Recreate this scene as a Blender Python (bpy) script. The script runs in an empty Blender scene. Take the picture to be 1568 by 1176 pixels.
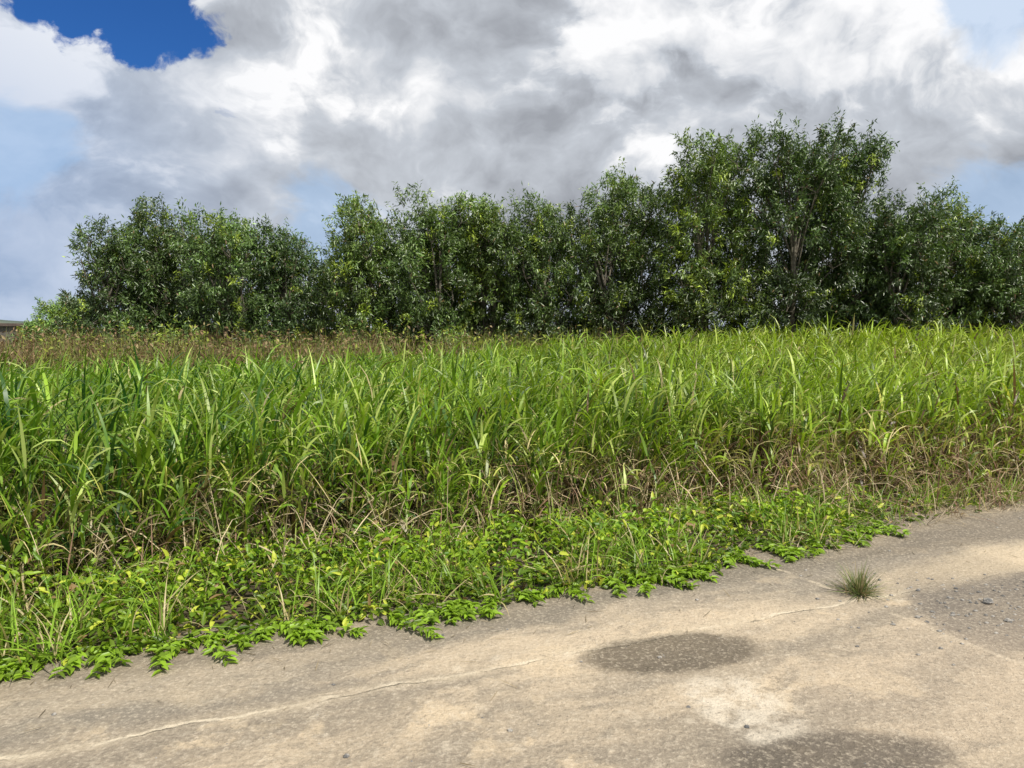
import bpy, math, numpy as np
from mathutils import Vector
rng=np.random.default_rng(7)
C=bpy.context.scene.collection
CA,SA=math.cos(math.radians(24.9)),math.sin(math.radians(24.9))

# ---------------------------------------------------------------- helpers
def sstep(x,a,b):
    t=np.clip((x-a)/(b-a),0,1); return t*t*(3-2*t)
_ph=np.random.default_rng(3).uniform(0,6.28,(40,)); _an=np.random.default_rng(4).uniform(0,6.28,(40,))
def pnoise(x,y,f,k=0):
    r=0
    for i in range(6):
        j=(i+k*6)%40; ff=f*(1+0.45*i)
        r=r+np.sin((x*np.cos(_an[j])+y*np.sin(_an[j]))*ff*6.28+_ph[j])/(1+.3*i)
    return r/3.0
EX=[-30,-12,-4,-2.4,-2.15,-1.585,-.9,-.656,-.5,-.09,.593,1.2,1.37,1.68,2.1,2.38,2.6,2.83,3.1,3.52,4.66,8,30]
EY=[r+.465*x for x,r in zip(EX,[4.5,4.45,4.5,4.466,4.40,4.34,4.27,4.18,4.24,4.18,4.20,4.13,4.19,4.42,4.26,4.22,4.30,4.46,4.5,4.52,4.46,4.5,4.5])]
def edgeD(x,y): return (y-np.interp(x,EX,EY))*CA
def grassD(x): return np.interp(x,[-12,-3,0,2,3.3,6,30],[.95,.9,1.2,1.05,.45,.3,.3])
def ground_z(x,y):
    r=np.clip((x+4)/13,-.08,1.15)*.62*sstep(edgeD(x,y),1.5,12)
    r=r*(1-sstep(np.hypot(x,y),45,90))
    return r+0.03*pnoise(x,y,.05,2)*sstep(edgeD(x,y),1,6)*(1-sstep(np.hypot(x,y),60,120))

def make_mesh(name,V,faces_loops,counts,mats,col=None,matidx=None,smooth=True):
    me=bpy.data.meshes.new(name)
    V=np.ascontiguousarray(V,dtype=np.float32)
    me.vertices.add(len(V)); me.vertices.foreach_set('co',V.ravel())
    fl=np.ascontiguousarray(faces_loops,dtype=np.int32); counts=np.asarray(counts,dtype=np.int32)
    me.loops.add(len(fl)); me.loops.foreach_set('vertex_index',fl)
    me.polygons.add(len(counts))
    st=np.zeros(len(counts),dtype=np.int32); st[1:]=np.cumsum(counts)[:-1]
    me.polygons.foreach_set('loop_start',st)
    for m in mats: me.materials.append(m)
    if matidx is not None: me.polygons.foreach_set('material_index',np.asarray(matidx,dtype=np.int32))
    me.polygons.foreach_set('use_smooth',np.full(len(counts),smooth))
    me.update(calc_edges=True)
    if col is not None:
        a=me.attributes.new('Col','FLOAT_COLOR','POINT')
        c=np.ones((len(V),4),dtype=np.float32); c[:,:3]=np.clip(col,0.002,1)
        a.data.foreach_set('color',c.ravel())
    me.validate()
    ob=bpy.data.objects.new(name,me); C.objects.link(ob); return ob

class Batch:
    def __init__(s): s.V=[];s.L=[];s.N=[];s.C=[];s.M=[];s.n=0
    def add(s,V,L,N,Cc,mi=0):
        s.V.append(V); s.L.append(L+s.n); s.N.append(N); s.C.append(Cc); s.M.append(np.full(len(N),mi)); s.n+=len(V)
    def build(s,name,mats,smooth=True):
        return make_mesh(name,np.concatenate(s.V),np.concatenate(s.L),np.concatenate(s.N),mats,np.concatenate(s.C),np.concatenate(s.M),smooth)

def blades(B,base,az,phi0,length,width,curl,col,tip=None,segs=5,roll=None,mi=0):
    N=len(base)
    if tip is None: tip=col
    prof=np.array({5:[.55,1,.95,.75,.42,.03],3:[.7,1,.6,.03],2:[.9,.8,.05]}[segs])
    pts=np.zeros((N,segs+1,3)); pts[:,0]=base
    h=np.stack([np.cos(az),np.sin(az)],1)
    for i in range(segs):
        t=(i+.5)/segs
        ph=phi0+curl*t**1.4
        d=np.stack([np.sin(ph)*h[:,0],np.sin(ph)*h[:,1],np.cos(ph)],1)
        pts[:,i+1]=pts[:,i]+d*(length/segs)[:,None]
    if roll is None: roll=rng.normal(0,.5,N)
    side=np.stack([-h[:,1]*np.cos(roll),h[:,0]*np.cos(roll),np.sin(roll)],1)
    w=width[:,None]*prof[None,:]*.5
    V=np.stack([pts-side[:,None]*w[...,None],pts+side[:,None]*w[...,None]],2).reshape(-1,3)
    k=(segs+1)*2
    f=[]
    for i in range(segs): f+= [2*i,2*i+1,2*i+3,2*i+2]
    L=(np.arange(N)[:,None]*k+np.array(f)[None]).ravel()
    t=np.linspace(0,1,segs+1)[None,:,None]**1.5
    cc=(col[:,None]*(1-t)+tip[:,None]*t)
    cc=np.repeat(cc,2,axis=1).reshape(-1,3)
    B.add(V,L,np.full(N*segs,4),cc,mi)

def leaves(B,pos,d,n,L,W,col,kind='leaf',mi=0):
    N=len(pos)
    d=d/np.linalg.norm(d,axis=1,keepdims=True)
    s=np.cross(n,d); s/=np.linalg.norm(s,axis=1,keepdims=True)+1e-9
    n=np.cross(d,s)
    if kind=='leaf':
        T=np.array([[0,0,0],[.22,.42,.10],[.6,.36,.06],[1,0,-.25],[.6,-.36,.06],[.22,-.42,.10],[.25,0,-.06],[.62,0,-.10]])
        F=[[0,1,6],[1,2,7,6],[2,3,7],[0,6,5],[6,7,4,5],[7,3,4]]
    else:
        T=np.array([[0,0,0],[.45,.5,.06],[1,0,-.2],[.45,-.5,.06]])
        F=[[0,1,2],[0,2,3]]
    V=(pos[:,None]+T[None,:,0:1]*(L[:,None,None]*d[:,None])+T[None,:,1:2]*(W[:,None,None]*s[:,None])+T[None,:,2:3]*(W[:,None,None]*2*n[:,None])).reshape(-1,3)
    k=len(T); fl=sum(F,[]); cn=[len(f) for f in F]
    Lp=(np.arange(N)[:,None]*k+np.array(fl)[None]).ravel()
    B.add(V,Lp,np.tile(cn,N),np.repeat(col,k,axis=0),mi)

def tube(B,P,R,col,sides=6,mi=0):
    P=np.asarray(P,float); R=np.asarray(R,float); m=len(P)
    T=np.gradient(P,axis=0); T/=np.linalg.norm(T,axis=1,keepdims=True)+1e-9
    up=np.array([.3,.9,.1]); a=np.cross(T,up); a/=np.linalg.norm(a,axis=1,keepdims=True)+1e-9
    b=np.cross(T,a); th=np.linspace(0,2*np.pi,sides,endpoint=False)
    V=(P[:,None]+R[:,None,None]*(np.cos(th)[None,:,None]*a[:,None]+np.sin(th)[None,:,None]*b[:,None])).reshape(-1,3)
    f=[]
    for i in range(m-1):
        for j in range(sides):
            j2=(j+1)%sides; f+=[i*sides+j,i*sides+j2,(i+1)*sides+j2,(i+1)*sides+j]
    B.add(V,np.array(f),np.full((m-1)*sides,4),np.tile(np.array(col),(len(V),1)),mi)

def scatter(x0,x1,y0,y1,dens):
    n=int((x1-x0)*(y1-y0)*dens); return rng.uniform(x0,x1,n),rng.uniform(y0,y1,n)

# ---------------------------------------------------------------- node helper
class NT:
    def __init__(s,nt): s.nt=nt
    def new(s,t,**k):
        n=s.nt.nodes.new(t)
        for a,b in k.items(): setattr(n,a,b)
        return n
    def set(s,sock,v):
        if isinstance(v,bpy.types.NodeSocket): s.nt.links.new(v,sock)
        else: sock.default_value=v
    def m(s,op,a,b=None,c=None,clamp=False):
        n=s.new('ShaderNodeMath',operation=op,use_clamp=clamp); s.set(n.inputs[0],a)
        if b is not None: s.set(n.inputs[1],b)
        if c is not None: s.set(n.inputs[2],c)
        return n.outputs[0]
    def vm(s,op,a,b=None,scale=None):
        n=s.new('ShaderNodeVectorMath',operation=op); s.set(n.inputs[0],a)
        if b is not None: s.set(n.inputs[1],b)
        if scale is not None: s.set(n.inputs['Scale'],scale)
        return n.outputs['Value'] if op in('DOT_PRODUCT','LENGTH','DISTANCE') else n.outputs[0]
    def noise(s,vec,scale,detail=4,rough=.5,dist=0,color=False):
        n=s.new('ShaderNodeTexNoise'); s.set(n.inputs['Vector'],vec); n.inputs['Scale'].default_value=scale
        n.inputs['Detail'].default_value=detail; n.inputs['Roughness'].default_value=rough; n.inputs['Distortion'].default_value=dist
        return n.outputs['Color'] if color else n.outputs[0]
    def mr(s,v,a,b,c=0.,d=1.,smooth=True):
        n=s.new('ShaderNodeMapRange'); n.interpolation_type='SMOOTHSTEP' if smooth else 'LINEAR'
        s.set(n.inputs[0],v)
        for i,x in enumerate((a,b,c,d)): s.set(n.inputs[1+i],x)
        return n.outputs[0]
    def mix(s,f,a,b,mode='MIX'):
        n=s.new('ShaderNodeMix',data_type='RGBA',blend_type=mode); s.set(n.inputs[0],f)
        s.set(n.inputs[6],a if isinstance(a,bpy.types.NodeSocket) else (*a,1)); s.set(n.inputs[7],b if isinstance(b,bpy.types.NodeSocket) else (*b,1))
        return n.outputs[2]
def newmat(name):
    m=bpy.data.materials.new(name); m.use_nodes=True; m.node_tree.nodes.clear(); return m,NT(m.node_tree)

def foliage_mat(name,rough=.45,spec=.4,trans=.3,tint=(1.3,1.35,.7)):
    m,t=newmat(name)
    at=t.new('ShaderNodeAttribute',attribute_name='Col'); col=at.outputs['Color']
    p=t.new('ShaderNodeBsdfPrincipled'); t.set(p.inputs['Base Color'],col); p.inputs['Roughness'].default_value=rough
    p.inputs['Specular IOR Level'].default_value=spec
    tr=t.new('ShaderNodeBsdfTranslucent'); t.set(tr.inputs[0],t.mix(1,col,tint,'MULTIPLY'))
    mx=t.new('ShaderNodeMixShader'); mx.inputs[0].default_value=trans
    t.nt.links.new(p.outputs[0],mx.inputs[1]); t.nt.links.new(tr.outputs[0],mx.inputs[2])
    o=t.new('ShaderNodeOutputMaterial'); t.nt.links.new(mx.outputs[0],o.inputs[0]); return m
M_grass=foliage_mat('grass_blade_mat',.40,.42,.32)
M_leaf=foliage_mat('tree_leaf_mat',.36,.6,.20)
M_creep=foliage_mat('creeper_leaf_mat',.42,.4,.28)
M_dry=foliage_mat('dry_grass_mat',.7,.2,.15,(1.1,1,.8))
def simple(name,c1,c2,scale,rough=.9,bump=.3,bd=.02):
    m,t=newmat(name); g=t.new('ShaderNodeNewGeometry').outputs['Position']
    n=t.noise(g,scale,6,.6); p=t.new('ShaderNodeBsdfPrincipled'); p.inputs['Roughness'].default_value=rough
    t.set(p.inputs['Base Color'],t.mix(t.mr(n,.35,.65),c1,c2))
    b=t.new('ShaderNodeBump'); b.inputs['Strength'].default_value=bump; b.inputs['Distance'].default_value=bd
    t.set(b.inputs['Height'],t.noise(g,scale*4,5,.6)); t.set(p.inputs['Normal'],b.outputs[0])
    o=t.new('ShaderNodeOutputMaterial'); t.nt.links.new(p.outputs[0],o.inputs[0]); return m
M_bark=simple('bark_mat',(.09,.075,.055),(.2,.18,.14),8)
M_stone=simple('stone_mat',(.1,.1,.1),(.40,.37,.33),30)

# ---------------------------------------------------------------- ground
ax=np.concatenate([-np.geomspace(2500,26,16),np.linspace(-25,25,126),np.geomspace(26,2500,16)])
ay=np.concatenate([-np.geomspace(2500,11,12),np.linspace(-10,40,126),np.geomspace(41,2500,16)])
GX,GY=np.meshgrid(ax,ay); GZ=ground_z(GX,GY)
V=np.stack([GX,GY,GZ],-1).reshape(-1,3); nx=len(ax); ny=len(ay)
I=(np.arange(ny-1)[:,None]*nx+np.arange(nx-1)[None]).ravel()
L=np.stack([I,I+1,I+nx+1,I+nx],1).ravel()
m,t=newmat('soil_mat'); g=t.new('ShaderNodeNewGeometry').outputs['Position']
n1=t.noise(g,1.2,6,.6); n2=t.noise(g,14,5,.6)
c=t.mix(t.mr(n1,.35,.65),(.045,.035,.018),(.11,.085,.05)); c=t.mix(t.mr(n2,.5,.75),c,(.17,.135,.08))
far=t.mr(t.vm('LENGTH',g),30,60); c=t.mix(far,c,t.mix(n1,(.05,.075,.02),(.1,.11,.04)))
p=t.new('ShaderNodeBsdfPrincipled'); t.set(p.inputs['Base Color'],c); p.inputs['Roughness'].default_value=.95
b=t.new('ShaderNodeBump'); b.inputs['Distance'].default_value=.03; t.set(b.inputs['Height'],n2); t.set(p.inputs['Normal'],b.outputs[0])
o=t.new('ShaderNodeOutputMaterial'); t.nt.links.new(p.outputs[0],o.inputs[0])
make_mesh('ground',V,L,np.full(len(I),4),[m])

# ---------------------------------------------------------------- pavement sheet
xs=np.linspace(-30,30,601); over=.22+.09*pnoise(xs,xs*0,.8,1)+.03*pnoise(xs,xs*0,4,3)
top=np.interp(xs,EX,EY)+over; bot=np.full_like(xs,-14.)
rows=12; Vp=[]
for k in range(rows):
    f=k/(rows-1); yy=bot*(1-f)+top*f
    Vp.append(np.stack([xs,yy,np.full_like(xs,.006)],1))
Vp=np.concatenate(Vp); nx=len(xs); I=(np.arange(rows-1)[:,None]*nx+np.arange(nx-1)[None]).ravel()
L=np.stack([I,I+1,I+nx+1,I+nx],1).ravel()
m,t=newmat('weathered_concrete_mat'); g=t.new('ShaderNodeNewGeometry').outputs['Position']
warp=t.vm('SCALE',t.vm('SUBTRACT',t.noise(g,1.3,5,.6,color=True),(.5,.5,.5)),scale=.45)
warp2=t.vm('SCALE',t.vm('SUBTRACT',t.noise(g,5,6,.7,color=True),(.5,.5,.5)),scale=.22)
gw=t.vm('ADD',t.vm('ADD',g,warp),warp2)
rw=t.new('ShaderNodeVectorRotate',rotation_type='Z_AXIS'); t.set(rw.inputs['Vector'],gw); rw.inputs['Angle'].default_value=-math.radians(24.9)
st=t.vm('MULTIPLY',rw.outputs[0],(.35,1.6,1))
nbig=t.noise(st,1.1,6,.6); nmed=t.noise(st,3.2,7,.7); nf=t.noise(g,55,5,.7); nff=t.noise(g,190,3,.6); nm2=t.noise(g,9,6,.7)
c=t.mix(t.mr(nbig,.40,.60),(.30,.25,.19),(.54,.435,.31))
c=t.mix(t.m('MULTIPLY',t.mr(nmed,.50,.66),.7),c,(.235,.20,.155))
c=t.mix(t.m('MULTIPLY',t.mr(t.noise(gw,2.3,5,.6),.54,.66),.7),c,(.65,.515,.35))
c=t.mix(t.m('MULTIPLY',t.mr(nm2,.55,.70),.5),c,(.68,.59,.46)); c=t.mix(t.m('MULTIPLY',t.mr(nm2,.45,.3),.5),c,(.19,.16,.125))
def ell(cx,cy,rx,ry,ang,soft=.25,wv=gw):
    v=t.vm('SUBTRACT',wv,(cx,cy,0)); q=t.new('ShaderNodeVectorRotate',rotation_type='Z_AXIS'); t.set(q.inputs['Vector'],v); q.inputs['Angle'].default_value=-ang
    v=t.vm('MULTIPLY',q.outputs[0],(1/rx,1/ry,0)); return t.mr(t.vm('LENGTH',v),1+soft,1-soft)
def line(x0,y0,x1,y1,wv):
    L_=math.hypot(x1-x0,y1-y0); nx_,ny_=-(y1-y0)/L_,(x1-x0)/L_
    dd=t.m('SUBTRACT',t.vm('DOT_PRODUCT',wv,(nx_,ny_,0)),nx_*x0+ny_*y0)
    al=t.m('SUBTRACT',t.vm('DOT_PRODUCT',wv,((x1-x0)/L_,(y1-y0)/L_,0)),((x1-x0)*x0+(y1-y0)*y0)/L_)
    return dd,al
a=.42
gs=t.vm('ADD',g,t.vm('SCALE',t.vm('SUBTRACT',t.noise(g,2.6,7,.68,color=True),(.5,.5,.5)),scale=.16))
gs2=t.vm('ADD',gs,t.vm('SCALE',warp2,scale=.45))
dd,al=line(-1.91,2.64,1.97,4.24,gs)
band=t.m('MULTIPLY',t.mr(t.m('ADD',dd,t.m('MULTIPLY',nmed,.3)),.16,.32),t.mr(nbig,.7,.3))
c=t.mix(t.m('MULTIPLY',band,.65),c,(.24,.21,.17))
band2=t.mr(t.m('ADD',dd,t.m('MULTIPLY',nm2,.12)),.50,.68); c=t.mix(t.m('MULTIPLY',band2,.5),c,(.13,.11,.08))  # darker strip along the plants: dirt plus edge shadow painted into the colour
hl=t.m('MULTIPLY',t.mr(t.m('ABSOLUTE',dd),.09,.0),t.mr(nmed,.3,.6)); c=t.mix(t.m('MULTIPLY',hl,.5),c,(.64,.53,.38))
core=t.m('MULTIPLY',t.mr(t.m('ABSOLUTE',dd),.018,.003),t.mr(t.noise(g,5,4,.6),.38,.6)); c=t.mix(t.m('MULTIPLY',core,.65),c,(.77,.67,.51))
core2=t.m('MULTIPLY',t.mr(t.m('ABSOLUTE',t.m('ADD',dd,.014)),.006,.001),t.mr(t.noise(g,3.1,4,.6),.45,.62)); c=t.mix(t.m('MULTIPLY',core2,.6),c,(.14,.12,.085))
d2,al2=line(1.70,5.02,2.50,3.30,gs)
cj=t.m('MULTIPLY',t.mr(t.m('ABSOLUTE',d2),.03,.004),t.m('MULTIPLY',t.mr(al2,-.1,.1),t.mr(t.noise(g,4,4,.6),.35,.6)))
c=t.mix(t.m('MULTIPLY',cj,.7),c,(.68,.57,.42))
e=t.m('MULTIPLY',ell(2.85,4.30,.50,.85,-.5,.2),t.mr(d2,-.03,.04)); c=t.mix(t.m('MULTIPLY',e,.8),c,(.17,.145,.12))
e=ell(4.2,5.95,1.9,.26,a,.4); c=t.mix(t.m('MULTIPLY',e,.75),c,(.19,.16,.125))
e=ell(-.1,3.92,1.2,.14,a,.5); c=t.mix(t.m('MULTIPLY',e,.6),c,(.19,.165,.13))
e=ell(-1.9,3.0,.9,.2,a,.6); c=t.mix(t.m('MULTIPLY',e,.4),c,(.21,.19,.155))
wet=ell(.80,3.56,.47,.21,.22,.18,gs2); c=t.mix(t.m('MULTIPLY',wet,.84),c,(.13,.102,.072))
wr=t.m('SUBTRACT',ell(.80,3.56,.52,.25,.22,.2,gs2),wet); c=t.mix(t.m('MULTIPLY',wr,.3),c,(.62,.5,.35))
wet2=ell(1.22,2.66,.44,.18,.1,.2,gs2); c=t.mix(t.m('MULTIPLY',wet2,.88),c,(.11,.09,.07))
pp=t.m('MULTIPLY',ell(1.0,3.07,.24,.28,.5,.25,gw),t.mr(nm2,.34,.58)); c=t.mix(t.m('MULTIPLY',pp,.66),c,(.72,.64,.52))
e=ell(2.1,3.3,.9,.45,a,.5); c=t.mix(t.m('MULTIPLY',e,.35),c,(.40,.32,.24))
e=ell(3.6,5.1,1.3,.22,a,.5); c=t.mix(t.m('MULTIPLY',e,.5),c,(.66,.53,.36))
c=t.mix(t.m('MULTIPLY',t.mr(nf,.48,.72),.5),c,(.72,.62,.48)); c=t.mix(t.m('MULTIPLY',t.mr(nf,.47,.28),.55),c,(.14,.115,.09))
c=t.mix(t.m('MULTIPLY',t.mr(nff,.60,.72),.6),c,(.10,.085,.07))
p=t.new('ShaderNodeBsdfPrincipled'); t.set(p.inputs['Base Color'],c)
t.set(p.inputs['Roughness'],t.mr(t.m('MAXIMUM',wet,wet2),0.,1.,.88,.5)); p.inputs['Specular IOR Level'].default_value=.38
hgt=t.m('ADD',t.m('MULTIPLY',nmed,1.),t.m('ADD',t.m('MULTIPLY',nf,.45),t.m('MULTIPLY',nm2,.9)))
hgt=t.m('SUBTRACT',hgt,t.m('MULTIPLY',core2,.4))
b=t.new('ShaderNodeBump'); b.inputs['Strength'].default_value=.9; b.inputs['Distance'].default_value=.025; t.set(b.inputs['Height'],hgt); t.set(p.inputs['Normal'],b.outputs[0])
o=t.new('ShaderNodeOutputMaterial'); t.nt.links.new(p.outputs[0],o.inputs[0])
make_mesh('concrete_pavement',Vp,L,np.full(len(I),4),[m])

# ---------------------------------------------------------------- gravel
B=Batch()
def stone(x,y,s):
    P=[];th=np.linspace(0,6.28,7)[:-1]
    for zz,rr in((0,.8),(.35,1),(.7,.6)):
        for a_ in th:
            k=rr*s*rng.uniform(.7,1.15); P.append([x+np.cos(a_)*k,y+np.sin(a_)*k*.8,.004+zz*s*rng.uniform(.8,1.1)])
    P.append([x,y,.004+.85*s]); f=[];c_=[]
    for i in range(2):
        for j in range(6): f+=[i*6+j,i*6+(j+1)%6,(i+1)*6+(j+1)%6,(i+1)*6+j]; c_.append(4)
    for j in range(6): f+=[12+j,12+(j+1)%6,18]; c_.append(3)
    B.add(np.array(P),np.array(f),np.array(c_),np.tile([.2,.2,.2],(19,1)))
for i in range(650):
    x=rng.uniform(-2.5,5); yy=rng.uniform(2.3,6.5)
    if edgeD(x,yy)>.05: continue
    stone(x,yy,rng.uniform(.002,.006) if rng.random()<.88 else rng.uniform(.008,.015))
for i in range(280): stone(rng.normal(2.75,.38),rng.normal(4.1,.33),rng.uniform(.003,.015))
for x,y_,s in((2.78,4.22,.038),(2.72,3.95,.024),(2.9,3.93,.02),(2.25,4.0,.018),(2.6,4.3,.018),(-.62,2.66,.016)): stone(x,y_,s)
B.build('gravel',[M_stone],False)

# ---------------------------------------------------------------- tall grass
def grass_cols(n,x,y,dry):
    gA=np.array([.145,.295,.018]); gB=np.array([.35,.53,.036]); gC=np.array([.56,.68,.17]); gD=np.array([.065,.15,.018])
    k=rng.random((n,1)); c=gA*(1-k)+gB*k
    hl=rng.random(n)<.20; c[hl]=gC*rng.uniform(.8,1.1,(hl.sum(),1))
    dk=rng.random(n)<.16; c[dk]=gD
    pt=pnoise(x,y,.12,0)[:,None]; c=c*(1+.15*pt)
    yl=np.clip((x-0)/8,-.6,1)[:,None]; c=c+yl*np.array([.07,.05,-.006])
    straw=np.array([.66,.55,.29]); brown=np.array([.20,.12,.065]); yel=np.array([.50,.50,.10])
    r=rng.random(n)+.16*np.clip(x/4,-1,1); isdry=rng.random(n)<dry
    dcol=np.where((r<.42)[:,None],straw,np.where((r<.64)[:,None],yel,brown))*rng.uniform(.6,1.1,(n,1))
    c[isdry]=dcol[isdry]
    return c
def grass_stems(B,x,y,h,nl,f0,f1,wscale=1.,dryfun=None,segs=5):
    n=len(x); z=ground_z(x,y); tone=(rng.uniform(.66,1.2,n)*(1+.12*pnoise(x,y,1.3,5)))[:,None]
    laz=rng.uniform(0,6.28,n); lean=np.abs(rng.normal(0,.18,n)); 
    topx=x+np.cos(laz)*np.sin(lean)*h+.03; topy=y+np.sin(laz)*np.sin(lean)*h; 
    base=np.stack([x,y,z],1); vec=np.stack([topx-x,topy-y,h*np.cos(lean)],1)
    if f0<.3:
        st=np.tile([.16,.14,.05],(n,1))*rng.uniform(.5,1.4,(n,1))
        blades(B,base,laz,lean,h*.85,np.full(n,.009),np.zeros(n),st,segs=2)
    for k in range(nl):
        f=f0+(f1-f0)*(k+rng.uniform(-.3,.8,n))/nl
        f=np.clip(f,0.03,1)
        p=base+vec*f[:,None]*.80
        az=rng.uniform(0,6.28,n)
        az=np.where(rng.random(n)<.35,rng.normal(-.2,.7,n),az)
        ln=h*rng.uniform(.22,.54,n)*(1-.25*(f<.3)); ph=rng.uniform(.05,.5,n)+.55*(1-f)*rng.random(n); cu=rng.uniform(.25,2.3,n)
        dry=dryfun(f,x,y)
        col=grass_cols(n,x,y,dry)
        d=rng.random(n)<dry*.4; cu=np.where(d,cu+1.0,cu)
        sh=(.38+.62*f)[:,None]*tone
        tip=col*.8+np.array([.3,.25,.09])*.2*rng.random((n,1))*1.5
        wd=rng.uniform(.013,.029,n)*wscale*np.where(rng.random(n)<.15,1.4,1)
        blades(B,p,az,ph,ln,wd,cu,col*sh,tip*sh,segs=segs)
B=Batch()
def dfun(f,x,y):
    D=edgeD(x,y)-grassD(x)
    right=np.interp(x,[-3,0,2,5],[.02,.06,.13,.19])
    rim=sstep(x,.5,3.)*(1-sstep(D,.35,.9))*.42*(1+.5*pnoise(x,y,.35,0))
    return np.clip((.59+right-f)*1.9+.16*pnoise(x,y,.5,1)+rim,.04,.87)
def hfun(x,y): return (1.09-.14*np.clip((2-x)/8,0,1)*sstep(y,8,14)+.12*pnoise(x,y,.22,3)+.13*pnoise(x,y,.7,4))*rng.uniform(.72,1.16,len(x))
x,y=scatter(-9,14,0,14,104); D=edgeD(x,y)-grassD(x)-.20*pnoise(x,y*0,.6,2); k=(D>0)&(D<1.2)&(np.abs(x)<.85*y+2)&(rng.random(len(x))<.75+.5*pnoise(x,y,1.6,3)+sstep(D,.2,.6)); x,y,D=x[k],y[k],D[k]
rimh=1-.28*sstep(x,.5,3.)*(1-sstep(D,.1,.7))
h=hfun(x,y)*(.52+.48*sstep(D,-.05,.6))*rimh; grass_stems(B,x,y,h,10,.05,1.,.95,dfun)
x,y=scatter(-11,17,3,11,84); D=edgeD(x,y)-grassD(x); k=(D>1.1)&(np.abs(x)<.8*y+2); x,y=x[k],y[k]
grass_stems(B,x,y,hfun(x,y),5,.5,1.,1.,dfun)
x,y=scatter(-15,19,11,15.5,48); k=(edgeD(x,y)-grassD(x)>1.2)&(np.abs(x)<.8*y+2); x,y=x[k],y[k]
grass_stems(B,x,y,hfun(x,y),4,.6,1.,1.25,dfun,3)
x,y=scatter(-5,21,15.5,21,36); k=(y<15.5+np.clip((x+4)*.6,0,6)); x,y=x[k],y[k]
grass_stems(B,x,y,hfun(x,y),4,.6,1.,1.5,dfun,3)
B.build('tall_grass',[M_grass])

# dry straw at foot of the grass
B=Batch()
def drymix(n):
    r=rng.random((n,1)); return np.where(r<.5,np.array([.60,.49,.31]),np.where(r<.82,np.array([.27,.17,.11]),np.array([.26,.32,.07])))*rng.uniform(.55,1.15,(n,1))
x,y=scatter(-9,14,0,14,440); D=edgeD(x,y)-grassD(x); k=(D>-.45)&(D<.45); dn=np.interp(x,[-4,-1.5,0,3,8],[.3,.6,.85,1,1])*(.65+.5*pnoise(x,y,.7,1)); k&=rng.random(len(x))<dn; x,y=x[k],y[k]; n=len(x)
z=rng.uniform(0,.30,n)*np.clip((edgeD(x,y)-.0)/.5,0,1)
blades(B,np.stack([x,y,z],1),rng.uniform(0,6.28,n),rng.uniform(.1,1.3,n),rng.uniform(.15,.55,n),rng.uniform(.004,.011,n),rng.uniform(0,1.6,n),drymix(n),segs=3)
x,y=scatter(-4,13,1,13,620); D=edgeD(x,y)-grassD(x); dn=np.interp(x,[-4,-1,0,1.5,3,8],[.1,.2,.4,1,1,1])*(.62+.7*pnoise(x,y,.45,0)); k=(D>-.2)&(D<.55)&(rng.random(len(x))<dn); x,y,D=x[k],y[k],D[k]; n=len(x)
blades(B,np.stack([x,y,rng.uniform(.03,.38,n)+.35*np.clip(D,0,1)],1),rng.uniform(0,6.28,n),rng.uniform(.2,2.0,n),rng.uniform(.12,.42,n),rng.uniform(.003,.009,n),rng.uniform(-.6,1.4,n),drymix(n)*np.array([1.,.92,.92]),segs=3)
x,y=scatter(-6,8,0,9,50); D=edgeD(x,y)-grassD(x); k=(D>.0)&(D<.6); x,y=x[k],y[k]; n=len(x)
for j in range(2):
    r=rng.random((n,1)); col=np.where(r<.5,np.array([.66,.56,.28]),np.array([.50,.52,.12]))*rng.uniform(.6,1.1,(n,1))
    blades(B,np.stack([x,y,rng.uniform(.2,.65,n)],1),rng.normal(-1.4,1.2,n),rng.uniform(.2,1.0,n),rng.uniform(.18,.42,n),rng.uniform(.006,.015,n),rng.uniform(.2,2.2,n),col,segs=5)
x,y=scatter(1.5,14,3,14,340); D=edgeD(x,y); k=(D>-.14+.1*pnoise(x,y,1,2))&(D<.5); x,y=x[k],y[k]; n=len(x)
col=np.array([.46,.38,.26])*rng.uniform(.4,1.2,(n,1))
blades(B,np.stack([x,y,np.full(n,.008)],1),rng.uniform(0,6.28,n),rng.uniform(.7,1.5,n),rng.uniform(.05,.25,n),rng.uniform(.003,.007,n),rng.uniform(0,.5,n),col,segs=3)
n=180; x=rng.uniform(-2.8,4.5,n); y=np.interp(x,EX,EY)-np.abs(rng.normal(0,.5,n)); col=np.array([.30,.24,.15])*rng.uniform(.3,1.2,(n,1))
blades(B,np.stack([x,y,np.full(n,.012)],1),rng.uniform(0,6.28,n),rng.uniform(1.45,1.6,n),rng.uniform(.03,.13,n),rng.uniform(.002,.005,n),np.zeros(n),col,segs=3)
B.build('dry_grass',[M_dry])

# ---------------------------------------------------------------- creeping ground cover
B=Batch()
x,y=scatter(-7,6.5,0,9,1350)
D=edgeD(x,y); lim=np.interp(x,[-8,2.6,3.0,3.6,5],[1,1,.75,.25,.0]); gd=grassD(x)
edge=.02+.10*pnoise(x,y,1.1,2)+.06*pnoise(x,y,3.3,3)
k=(D>edge-.03)&(D<gd+.30)&(rng.random(len(x))<lim)&(rng.random(len(x))<np.interp(D,[0,.15,1],[.6,1,.85])*(1+.5*pnoise(x,y,2.1,0))); x,y,D,gd=x[k],y[k],D[k],gd[k]; n=len(x)
mound=np.clip(D/.5,0,1)*(.18+.13*pnoise(x,y,.9,1)+.10*pnoise(x,y,2.6,4)); mound=np.maximum(mound,.01)
z=mound*rng.uniform(.2,1.1,n)**.7+.012
az=rng.uniform(0,6.28,n); el=rng.normal(.10,.55,n)
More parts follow.
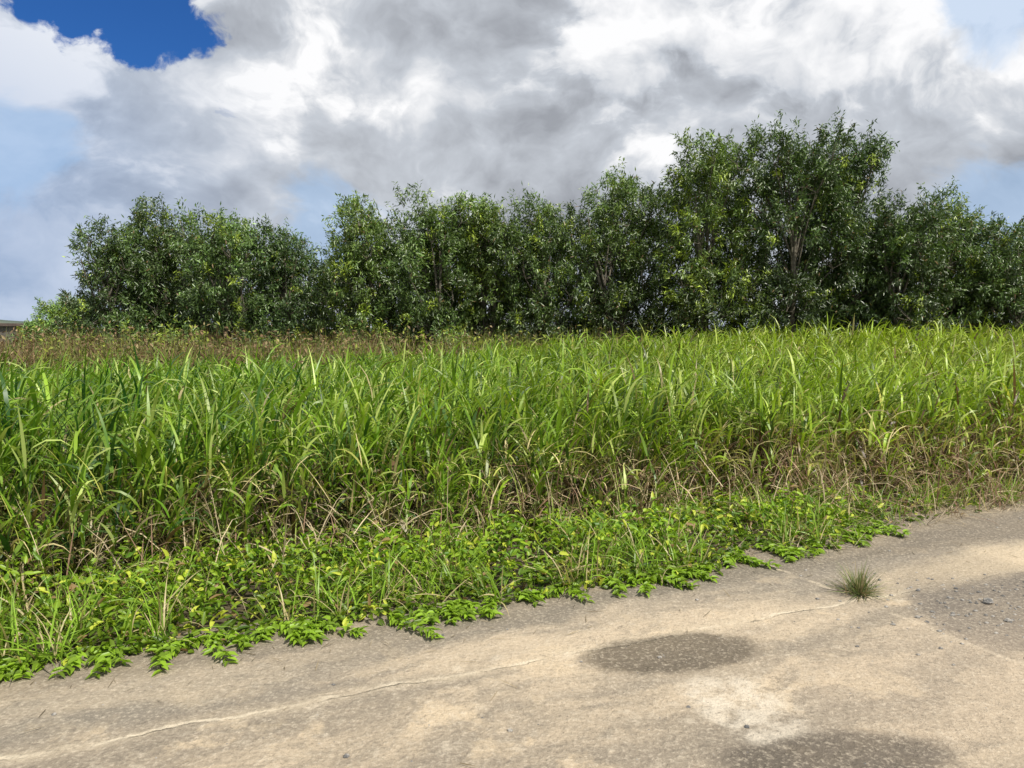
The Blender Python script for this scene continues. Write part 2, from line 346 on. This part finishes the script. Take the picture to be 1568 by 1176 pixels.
d=np.stack([np.cos(az)*np.cos(el),np.sin(az)*np.cos(el),np.sin(el)],1); nn=np.stack([rng.normal(0,.5,n),rng.normal(0,.5,n)-.2,np.ones(n)],1)
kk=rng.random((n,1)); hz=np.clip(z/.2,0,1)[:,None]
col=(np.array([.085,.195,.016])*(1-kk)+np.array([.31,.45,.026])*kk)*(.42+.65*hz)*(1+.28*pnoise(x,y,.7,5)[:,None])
yl=rng.random(n)<.11; col[yl]=np.array([.54,.60,.07]); br=rng.random(n)<.04; col[br]=np.array([.3,.2,.09])
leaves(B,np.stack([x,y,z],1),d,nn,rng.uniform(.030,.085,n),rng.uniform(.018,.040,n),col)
for i in range(85):
    x0=rng.uniform(-3.5,3.0); y0=np.interp(x0,EX,EY)+.1; a_=rng.normal(-1.3,.6); l=rng.uniform(.12,.36); m_=int(l*75)
    tt=np.linspace(0,1,m_); px=x0+np.cos(a_)*l*tt+.03*np.sin(tt*5+i); py=y0+np.sin(a_)*l*tt
    tube(B,np.stack([px,py,np.full(m_,.014)],1),np.full(m_,.0022),[.09,.08,.03],4)
    px=np.repeat(px,2);py=np.repeat(py,2);q=len(px); aa=a_+np.tile([1,-1],m_)*rng.uniform(.4,1.3,q)
    leaves(B,np.stack([px,py,rng.uniform(.012,.05,q)],1),np.stack([np.cos(aa),np.sin(aa),rng.uniform(-.1,.4,q)],1),np.stack([rng.normal(0,.3,q),rng.normal(0,.3,q),np.ones(q)],1),rng.uniform(.03,.07,q),rng.uniform(.02,.035,q),np.array([.23,.37,.026])*rng.uniform(.5,1.3,(q,1)))
x,y=scatter(-7,6,0,9,100); D=edgeD(x,y); k=(D>.05)&(D<grassD(x)+.2)&(pnoise(x,y,.8,0)>-.15); x,y=x[k],y[k]
for j in range(8):
    n=len(x); col=np.array([.20,.33,.03])*rng.uniform(.6,1.5,(n,1)); q=rng.random(n)<.28; col[q]=[.52,.43,.23]
    blades(B,np.stack([x+rng.normal(0,.02,n),y+rng.normal(0,.02,n),np.full(n,.01)],1),rng.uniform(0,6.28,n),rng.uniform(.1,1.1,n),rng.uniform(.14,.42,n),rng.uniform(.005,.012,n),rng.uniform(.2,1.4,n),col,segs=5)
B.build('ground_creeper',[M_creep])

# lone tuft on the pavement
B=Batch(); n=300
az=rng.uniform(0,6.28,n); rr=np.abs(rng.normal(0,.03,n))
col=np.array([.17,.22,.07])*rng.uniform(.4,1.4,(n,1)); q=rng.random(n)<.35; col[q]=np.array([.36,.29,.16])
blades(B,np.stack([2.10+rr*np.cos(az),4.37+rr*np.sin(az),np.full(n,.006)],1),az+rng.normal(0,.4,n),rng.uniform(.1,1.4,n),rng.uniform(.08,.23,n),rng.uniform(.003,.006,n),rng.uniform(0,.7,n),col,segs=3)
B.build('grass_tuft',[M_dry])

# ---------------------------------------------------------------- brown weeds before the trees
B=Batch()
x,y=scatter(-19,6,15.3,20.5,48); k=(y>15.3+np.clip((x+5)*.55,0,6)); x,y=x[k],y[k]; z=ground_z(x,y); n=len(x)
pt=pnoise(x,y,.12,2); pt2=pnoise(x,y,.3,4)
for j in range(4):
    h=(1.32+.26*pt2+.12*np.clip(-x/12,0,1)+sstep(y,15,19)*.12-.15*sstep(x,-6,3))*rng.uniform(.5,1.15,n)
    r=rng.random((n,1))+.25*pt[:,None]+.25*sstep(x,-8,2)[:,None]
    col=np.where(r<.45,np.array([.25,.165,.09]),np.where(r<.62,np.array([.36,.28,.15]),np.where(r<.85,np.array([.16,.21,.055]),np.array([.30,.34,.06]))))*rng.uniform(.55,1.2,(n,1))
    blades(B,np.stack([x+rng.normal(0,.08,n),y+rng.normal(0,.08,n),z],1),rng.uniform(0,6.28,n),np.abs(rng.normal(0,.2,n)),h,rng.uniform(.012,.028,n),rng.uniform(0,.9,n),col,segs=3)
    m_=n; p=np.stack([x+rng.normal(0,.15,m_),y+rng.normal(0,.15,m_),z+h*rng.uniform(.5,1,m_)],1)
    leaves(B,p,rng.normal(0,1,(m_,3)),rng.normal(0,.6,(m_,3))+np.array([0,0,1]),rng.uniform(.07,.16,m_),rng.uniform(.03,.06,m_),col,'q')
B.build('brown_weeds',[M_dry])

# ---------------------------------------------------------------- trees
def tree(name,X,Y,H,R,seed,nspray=420,tone=1.,yellow=.1,zlow=.0,lps=36,lsize=1.,hue=0.):
    r=np.random.default_rng(seed); B=Batch(); gz=float(ground_z(np.array(X),np.array(Y)))
    base=np.array([X,Y,gz-.05])
    lobes=[]
    nl=13
    for i in range(nl):
        f=(i+.5)/nl; zz=zlow+.45+(H-zlow-1.0)*f
        rad=R*(1.05-.62*max(0,f-.5)/.5); a_=i*2.4+r.uniform(-.5,.5); rr=rad*.64*r.uniform(.5,1.2)
        lobes.append((np.array([X+np.cos(a_)*rr,Y+np.sin(a_)*rr,gz+zz]),R*r.uniform(.36,.56)*(1-.22*f),R*r.uniform(.48,.80)*(1-.2*f)))
    for i in range(6):
        a_=r.uniform(0,6.28); rr=R*r.uniform(.05,.85); hh=H-.45-r.uniform(0,1.0)*(i>0)
        lobes.append((np.array([X+np.cos(a_)*rr,Y+np.sin(a_)*rr,gz+hh-.25]),R*r.uniform(.16,.26),r.uniform(.5,.8)))
    cb=[.13,.11,.08]
    ns=r.integers(2,4); ends=[]
    for s_ in range(ns):
        a_=r.uniform(0,6.28); off=np.array([np.cos(a_),np.sin(a_),0])*R*.35*r.random()
        tt=np.linspace(0,1,8)[:,None]; P=base+off*.3+np.array([0,0,H*.8])*tt+off*tt**1.3*2+np.stack([np.sin(tt[:,0]*5+s_)*.1,np.cos(tt[:,0]*4+s_)*.1,tt[:,0]*0],1)
        tube(B,P,np.linspace(.09,.018,8)*(H/6),cb,7,1); ends.append(P)
    for c_,hr,vr in lobes:
        P=ends[r.integers(0,ns)]; zt=c_[2]-gz; i=int(np.clip(zt/H*7-1.5,0,6)); p0=P[i]
        tt=np.linspace(0,1,5)[:,None]; Q=p0*(1-tt)+c_*tt+np.array([0,0,.25])*np.sin(tt*3.14); tube(B,Q,np.linspace(.04,.012,5),cb,5,1)
        for q in range(4):
            dd=r.normal(0,1,3); dd[2]=abs(dd[2]); dd/=np.linalg.norm(dd); e_=c_+dd*np.array([hr,hr,vr])*.85
            tube(B,np.stack([c_,(c_+e_)/2+r.normal(0,.06,3),e_]),[.014,.009,.004],cb,4,1)
    vol=np.array([l[1]**2*l[2] for l in lobes])**.70; vol/=vol.sum()
    li=r.choice(len(lobes),nspray,p=vol)
    cen=np.array([l[0] for l in lobes])[li]; hr=np.array([l[1] for l in lobes])[li]; vr=np.array([l[2] for l in lobes])[li]
    lt=r.uniform(.70,1.28,len(lobes))[li]
    u=r.normal(0,1,(nspray,3)); u/=np.linalg.norm(u,axis=1,keepdims=True); u[:,2]=np.where((u[:,2]<-.4)&(r.random(nspray)<.5),-u[:,2],u[:,2])
    rad=r.uniform(.35,1.0,nspray)**.5
    sp=cen+u*rad[:,None]*np.stack([hr,hr,vr],1)
    keep=sp[:,2]>gz+.15; sp=sp[keep]; u=u[keep]; lt=lt[keep]; m_=len(sp)
    sd=u*.8+np.array([0,0,.75])+r.normal(0,.3,(m_,3)); sd/=np.linalg.norm(sd,axis=1,keepdims=True)
    sl=r.uniform(.3,.7,m_)
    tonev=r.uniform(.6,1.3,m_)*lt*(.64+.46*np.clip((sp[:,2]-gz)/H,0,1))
    isy=r.random(m_)<yellow
    for i in range(0,m_,3):
        tube(B,np.stack([sp[i],sp[i]+sd[i]*sl[i]]),[.006,.003],cb,3,1)
    tt=r.random((m_,lps))
    P=sp[:,None]+sd[:,None]*(sl[:,None]*tt)[...,None]+r.normal(0,.06,(m_,lps,3)); P[...,2]-=.08*tt**2
    P=P.reshape(-1,3); N=len(P)
    sdr=np.repeat(sd,lps,axis=0)
    ld=sdr*.55+r.normal(0,.45,(N,3)); ld[:,2]-=1.0*r.random(N)
    nn=r.normal(0,.55,(N,3))+np.array([.2,-.35,.6])+sdr*.3
    kk=r.random((N,1)); base1=np.array([.050,.105,.023]); base2=np.array([.138,.215,.050])
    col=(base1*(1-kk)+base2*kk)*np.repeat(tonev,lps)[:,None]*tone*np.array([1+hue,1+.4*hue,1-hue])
    yy=np.repeat(isy,lps); col[yy]=(np.array([.27,.36,.035])*r.uniform(.6,1.2,(yy.sum(),1)))
    gl=r.random(N)<.10; col[gl]=col[gl]*1.9+.025
    br=r.random(N)<.015; col[br]=[.2,.13,.05]
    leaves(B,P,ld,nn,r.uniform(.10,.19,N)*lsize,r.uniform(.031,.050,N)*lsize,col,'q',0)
    return B.build(name,[M_leaf,M_bark],True)
f=1132.
def T(px,ytop,hw,Y):
    X=(px-784)/f*Y; gz=float(ground_z(np.array(X),np.array(float(Y)))); H=1.6+(505-ytop)/f*Y-gz-.15; R=hw/f*Y
    return X,H,R
rowA=[(186,346,74,23.5,.9,.05,0),(262,320,66,24.5,.95,.10,.05),(350,326,68,23,1.0,.08,0),(435,342,60,24,.95,.08,-.05),(560,316,74,24,1.1,.09,.12),(655,300,70,23.5,1.0,.06,.05),
(740,306,74,24.3,1.12,.10,.15),(830,310,74,23.8,.95,.08,.05),(945,276,88,24,1.0,.06,.1),(1072,234,102,23,1.05,.18,.15),(1200,216,90,22.5,.80,.04,0),(1285,220,88,23.3,.72,.03,-.06),(1372,312,74,22.6,.85,.04,0),(1442,302,70,23.6,.92,.06,.05),(1530,341,76,23,.85,.06,0),(1640,330,80,23.5,1,.08,0),(1760,335,80,23,1,.1,0)]
for i,(px,yt,hw,Y,tone,yel,hue) in enumerate(rowA):
    X,H,R=T(px,yt,hw,Y); tree('acacia_tree',X,Y,H,R,100+i,nspray=int(560*(H/5.5)*(R/1.5)**.9),tone=tone,yellow=yel,hue=hue)
rowB=[(225,372,80,26.5),(310,360,80,27),(400,368,75,26.5),(495,400,62,27.5),(610,358,80,27),(700,348,80,27),(790,343,85,26.5),(890,338,85,27),(1000,298,90,26.5),(1130,260,100,26),(1250,250,100,26),(1350,330,80,26.5),(1490,350,90,27),(1600,355,90,27)]
for i,(px,yt,hw,Y) in enumerate(rowB):
    X,H,R=T(px,yt,hw,Y); tree('acacia_tree',X,Y,H,R*1.1,200+i,nspray=360,tone=.75,yellow=.04,lps=26,lsize=1.3)
for i,(px,yt,hw,Y) in enumerate([(92,450,34,33),(62,482,26,34),(128,455,30,34)]):
    X,H,R=T(px,yt,hw,Y); tree('shrub',X,Y,H,R,300+i,nspray=240,tone=1.8,yellow=.25)
for i,(px,yt,hw,Y) in enumerate([(185,492,30,20.5),(275,480,34,20.8),(250,500,28,20),(530,505,30,20.5),(690,505,26,20.6),(410,505,24,20.8)]):
    X,H,R=T(px,yt,hw,Y); tree('shrub',X,Y,max(H,1.6),R,320+i,nspray=110,tone=1.5,yellow=.45,zlow=-.3,lps=30,lsize=.7)

# ---------------------------------------------------------------- hills + far building
M_hill=simple('hill_mat',(.06,.085,.06),(.11,.13,.09),.02)
az=np.radians(np.linspace(30,165,200)); Vh=[]
hh=7+4*np.sin(az*9)+3*np.sin(az*23+1)+1*np.sin(az*60)
for rr,kz in((600,-.1),(680,.6),(760,1.),(900,-.1)):
    Vh.append(np.stack([np.cos(az)*rr,np.sin(az)*rr,hh*kz-.5],1))
Vh=np.concatenate(Vh); I=(np.arange(3)[:,None]*200+np.arange(199)[None]).ravel()
make_mesh('hills',Vh,np.stack([I,I+200,I+201,I+1],1).ravel(),np.full(len(I),4),[M_hill])
M_wall=simple('rendered_wall_mat',(.10,.09,.085),(.15,.135,.12),2); M_roof=simple('roof_mat',(.10,.07,.06),(.16,.12,.1),3)
M_win,t=newmat('window_mat'); p=t.new('ShaderNodeBsdfPrincipled'); p.inputs['Base Color'].default_value=(.02,.025,.03,1); p.inputs['Roughness'].default_value=.15; o=t.new('ShaderNodeOutputMaterial'); t.nt.links.new(p.outputs[0],o.inputs[0])
def box(name,x0,x1,y0,y1,z0,z1,mat,par):
    v=np.array([[a,b,c] for a in(x0,x1) for b in(y0,y1) for c in(z0,z1)],float); v[:,0]-=.8
    fl=[0,1,3,2,4,6,7,5,0,4,5,1,2,3,7,6,0,2,6,4,1,5,7,3]
    o=make_mesh(name,v,np.array(fl),np.full(6,4),[mat],smooth=False); o.parent=par; return o
e=bpy.data.objects.new('concrete_house',None); C.objects.link(e)
box('walls',-41,-33.9,48,54,0,1.85,M_wall,e); box('roof_slab',-41.3,-33.7,47.7,54.3,1.853,2.05,M_roof,e)
box('window_1',-39.5,-38.3,47.94,48.0,.7,1.4,M_win,e); box('window_2',-37,-35.8,47.94,48.0,.7,1.4,M_win,e); box('chimney',-34.6,-34.3,50,50.3,2.055,2.5,M_wall,e)

# ---------------------------------------------------------------- sky
w=bpy.data.worlds.new('World'); bpy.context.scene.world=w; w.use_nodes=True; w.node_tree.nodes.clear(); t=NT(w.node_tree)
SE,SR=math.radians(55),math.radians(134)
sky=t.new('ShaderNodeTexSky',sky_type='NISHITA'); sky.sun_disc=False; sky.sun_elevation=SE; sky.sun_rotation=SR; sky.dust_density=.4; sky.ozone_density=2.5
bg1=t.new('ShaderNodeBackground'); bg1.inputs[1].default_value=.07
t.set(bg1.inputs[0],t.mix(1,sky.outputs[0],(.30,.74,1.40),'MULTIPLY'))
d=t.vm('NORMALIZE',t.new('ShaderNodeTexCoord').outputs['Generated'])
sp=t.new('ShaderNodeSeparateXYZ'); t.set(sp.inputs[0],d); z=sp.outputs[2]
P=t.vm('MULTIPLY',d,(1,1,1.4)); P=t.vm('ADD',P,(5.3,2.7,1.4))
wv=t.vm('SCALE',t.vm('SUBTRACT',t.noise(P,3.5,4,.55,color=True),(.5,.5,.5)),scale=.18)
Pw=t.vm('ADD',P,wv)
nA=t.noise(Pw,3.8,9,.55); nB=t.noise(t.vm('ADD',Pw,(-.02,0,.05)),3.8,6,.55)
relief=t.m('SUBTRACT',nA,nB)
fine=t.noise(Pw,9,8,.6)
def D(px,py):
    u=(px-784)/f; v=(py-588)/f; q=Vector((u,.9973-v*.0731,-.0731-v*.9973)).normalized(); return (q.x,q.y,q.z)
dw=t.vm('NORMALIZE',t.vm('ADD',d,t.vm('SCALE',wv,scale=.6)))
def blob(px,py,rpx,smooth=True):
    return t.mr(t.vm('DISTANCE',dw,D(px,py)),rpx/f,0.,0.,1.,smooth=smooth)
hole=t.m('MAXIMUM',blob(205,-22,120,False),blob(95,-65,130,False))
wts=[(1480,70,230,.42),(970,100,190,.36),(370,110,230,.38),(600,90,180,.30),(1230,120,160,.22),(90,80,150,.25),(730,-10,200,-.26),(760,250,320,-.12),(1430,240,250,-.16),(60,420,150,.14),(180,190,170,-.06),(1150,240,220,-.06),(480,190,160,.1)]
s_=None
for px,py,rp,wt in wts:
    q=t.m('MULTIPLY',blob(px,py,rp),wt); s_=q if s_ is None else t.m('ADD',s_,q)
puff=t.mr(t.m('ADD',t.m('ADD',nA,t.m('MULTIPLY',t.m('SUBTRACT',fine,.5),.40)),t.m('MULTIPLY',s_,.45)),.54,.64)
br=t.m('ADD',t.m('ADD',.38,s_),t.m('ADD',t.m('MULTIPLY',relief,3.2),t.m('ADD',t.m('MULTIPLY',t.m('SUBTRACT',fine,.5),.45),t.m('MULTIPLY',puff,.28))))
br=t.m('MULTIPLY',br,1,clamp=True)
cl=t.mix(t.mr(br,0.0,.5,smooth=False),(.35,.37,.41),(.57,.605,.66)); cl=t.mix(t.mr(br,.5,1.0,smooth=False),cl,(.99,.99,1.0))
hz=t.mr(z,.18,.0); cl=t.mix(t.m('MULTIPLY',hz,.30),cl,(.50,.60,.74))
lf=blob(-80,330,480); cl=t.mix(t.m('MULTIPLY',lf,.65),cl,(.26,.40,.66))
gap=t.m('MAXIMUM',t.m('MAXIMUM',blob(500,345,150),blob(1540,320,170)),t.m('MAXIMUM',blob(1540,20,120),blob(20,230,150)))
gapm=t.mr(t.m('ADD',gap,t.m('MULTIPLY',t.m('SUBTRACT',fine,.5),1.6)),.35,.75); cl=t.mix(t.m('MULTIPLY',gapm,.55),cl,(.33,.53,.82))
nd=t.m('ADD',t.m('MULTIPLY',t.m('SUBTRACT',nA,.5),2.0),t.m('MULTIPLY',t.m('SUBTRACT',fine,.5),2.0))
cover=t.mr(t.m('ADD',nd,t.m('SUBTRACT',.72,t.m('MULTIPLY',hole,1.75))),-.04,.16)
cover=t.m('MAXIMUM',cover,t.mr(hole,.08,.0,0.,.86))
bg2=t.new('ShaderNodeBackground'); t.set(bg2.inputs[0],cl); bg2.inputs[1].default_value=1.
mx=t.new('ShaderNodeMixShader'); t.set(mx.inputs[0],cover); t.nt.links.new(bg1.outputs[0],mx.inputs[1]); t.nt.links.new(bg2.outputs[0],mx.inputs[2])
o=t.new('ShaderNodeOutputWorld'); t.nt.links.new(mx.outputs[0],o.inputs[0])
w.cycles.sampling_method='MANUAL'; w.cycles.sample_map_resolution=256

# sun
sd=bpy.data.lights.new('sun','SUN'); sd.energy=5.0; sd.angle=math.radians(.6); sd.color=(1,.95,.85)
so=bpy.data.objects.new('sun',sd); C.objects.link(so)
S=Vector((math.sin(SR)*math.cos(SE),math.cos(SR)*math.cos(SE),math.sin(SE))); so.rotation_euler=S.to_track_quat('Z','Y').to_euler(); so.location=(0,0,20)
# camera
cd=bpy.data.cameras.new('camera'); cd.lens=26; cd.sensor_width=36; cd.clip_end=6000
co=bpy.data.objects.new('camera',cd); C.objects.link(co); co.location=(0,0,1.6); co.rotation_euler=(math.radians(90-4.19),0,0)
sc=bpy.context.scene; sc.camera=co; sc.view_settings.view_transform='Standard'; sc.view_settings.look='None'; sc.view_settings.exposure=0
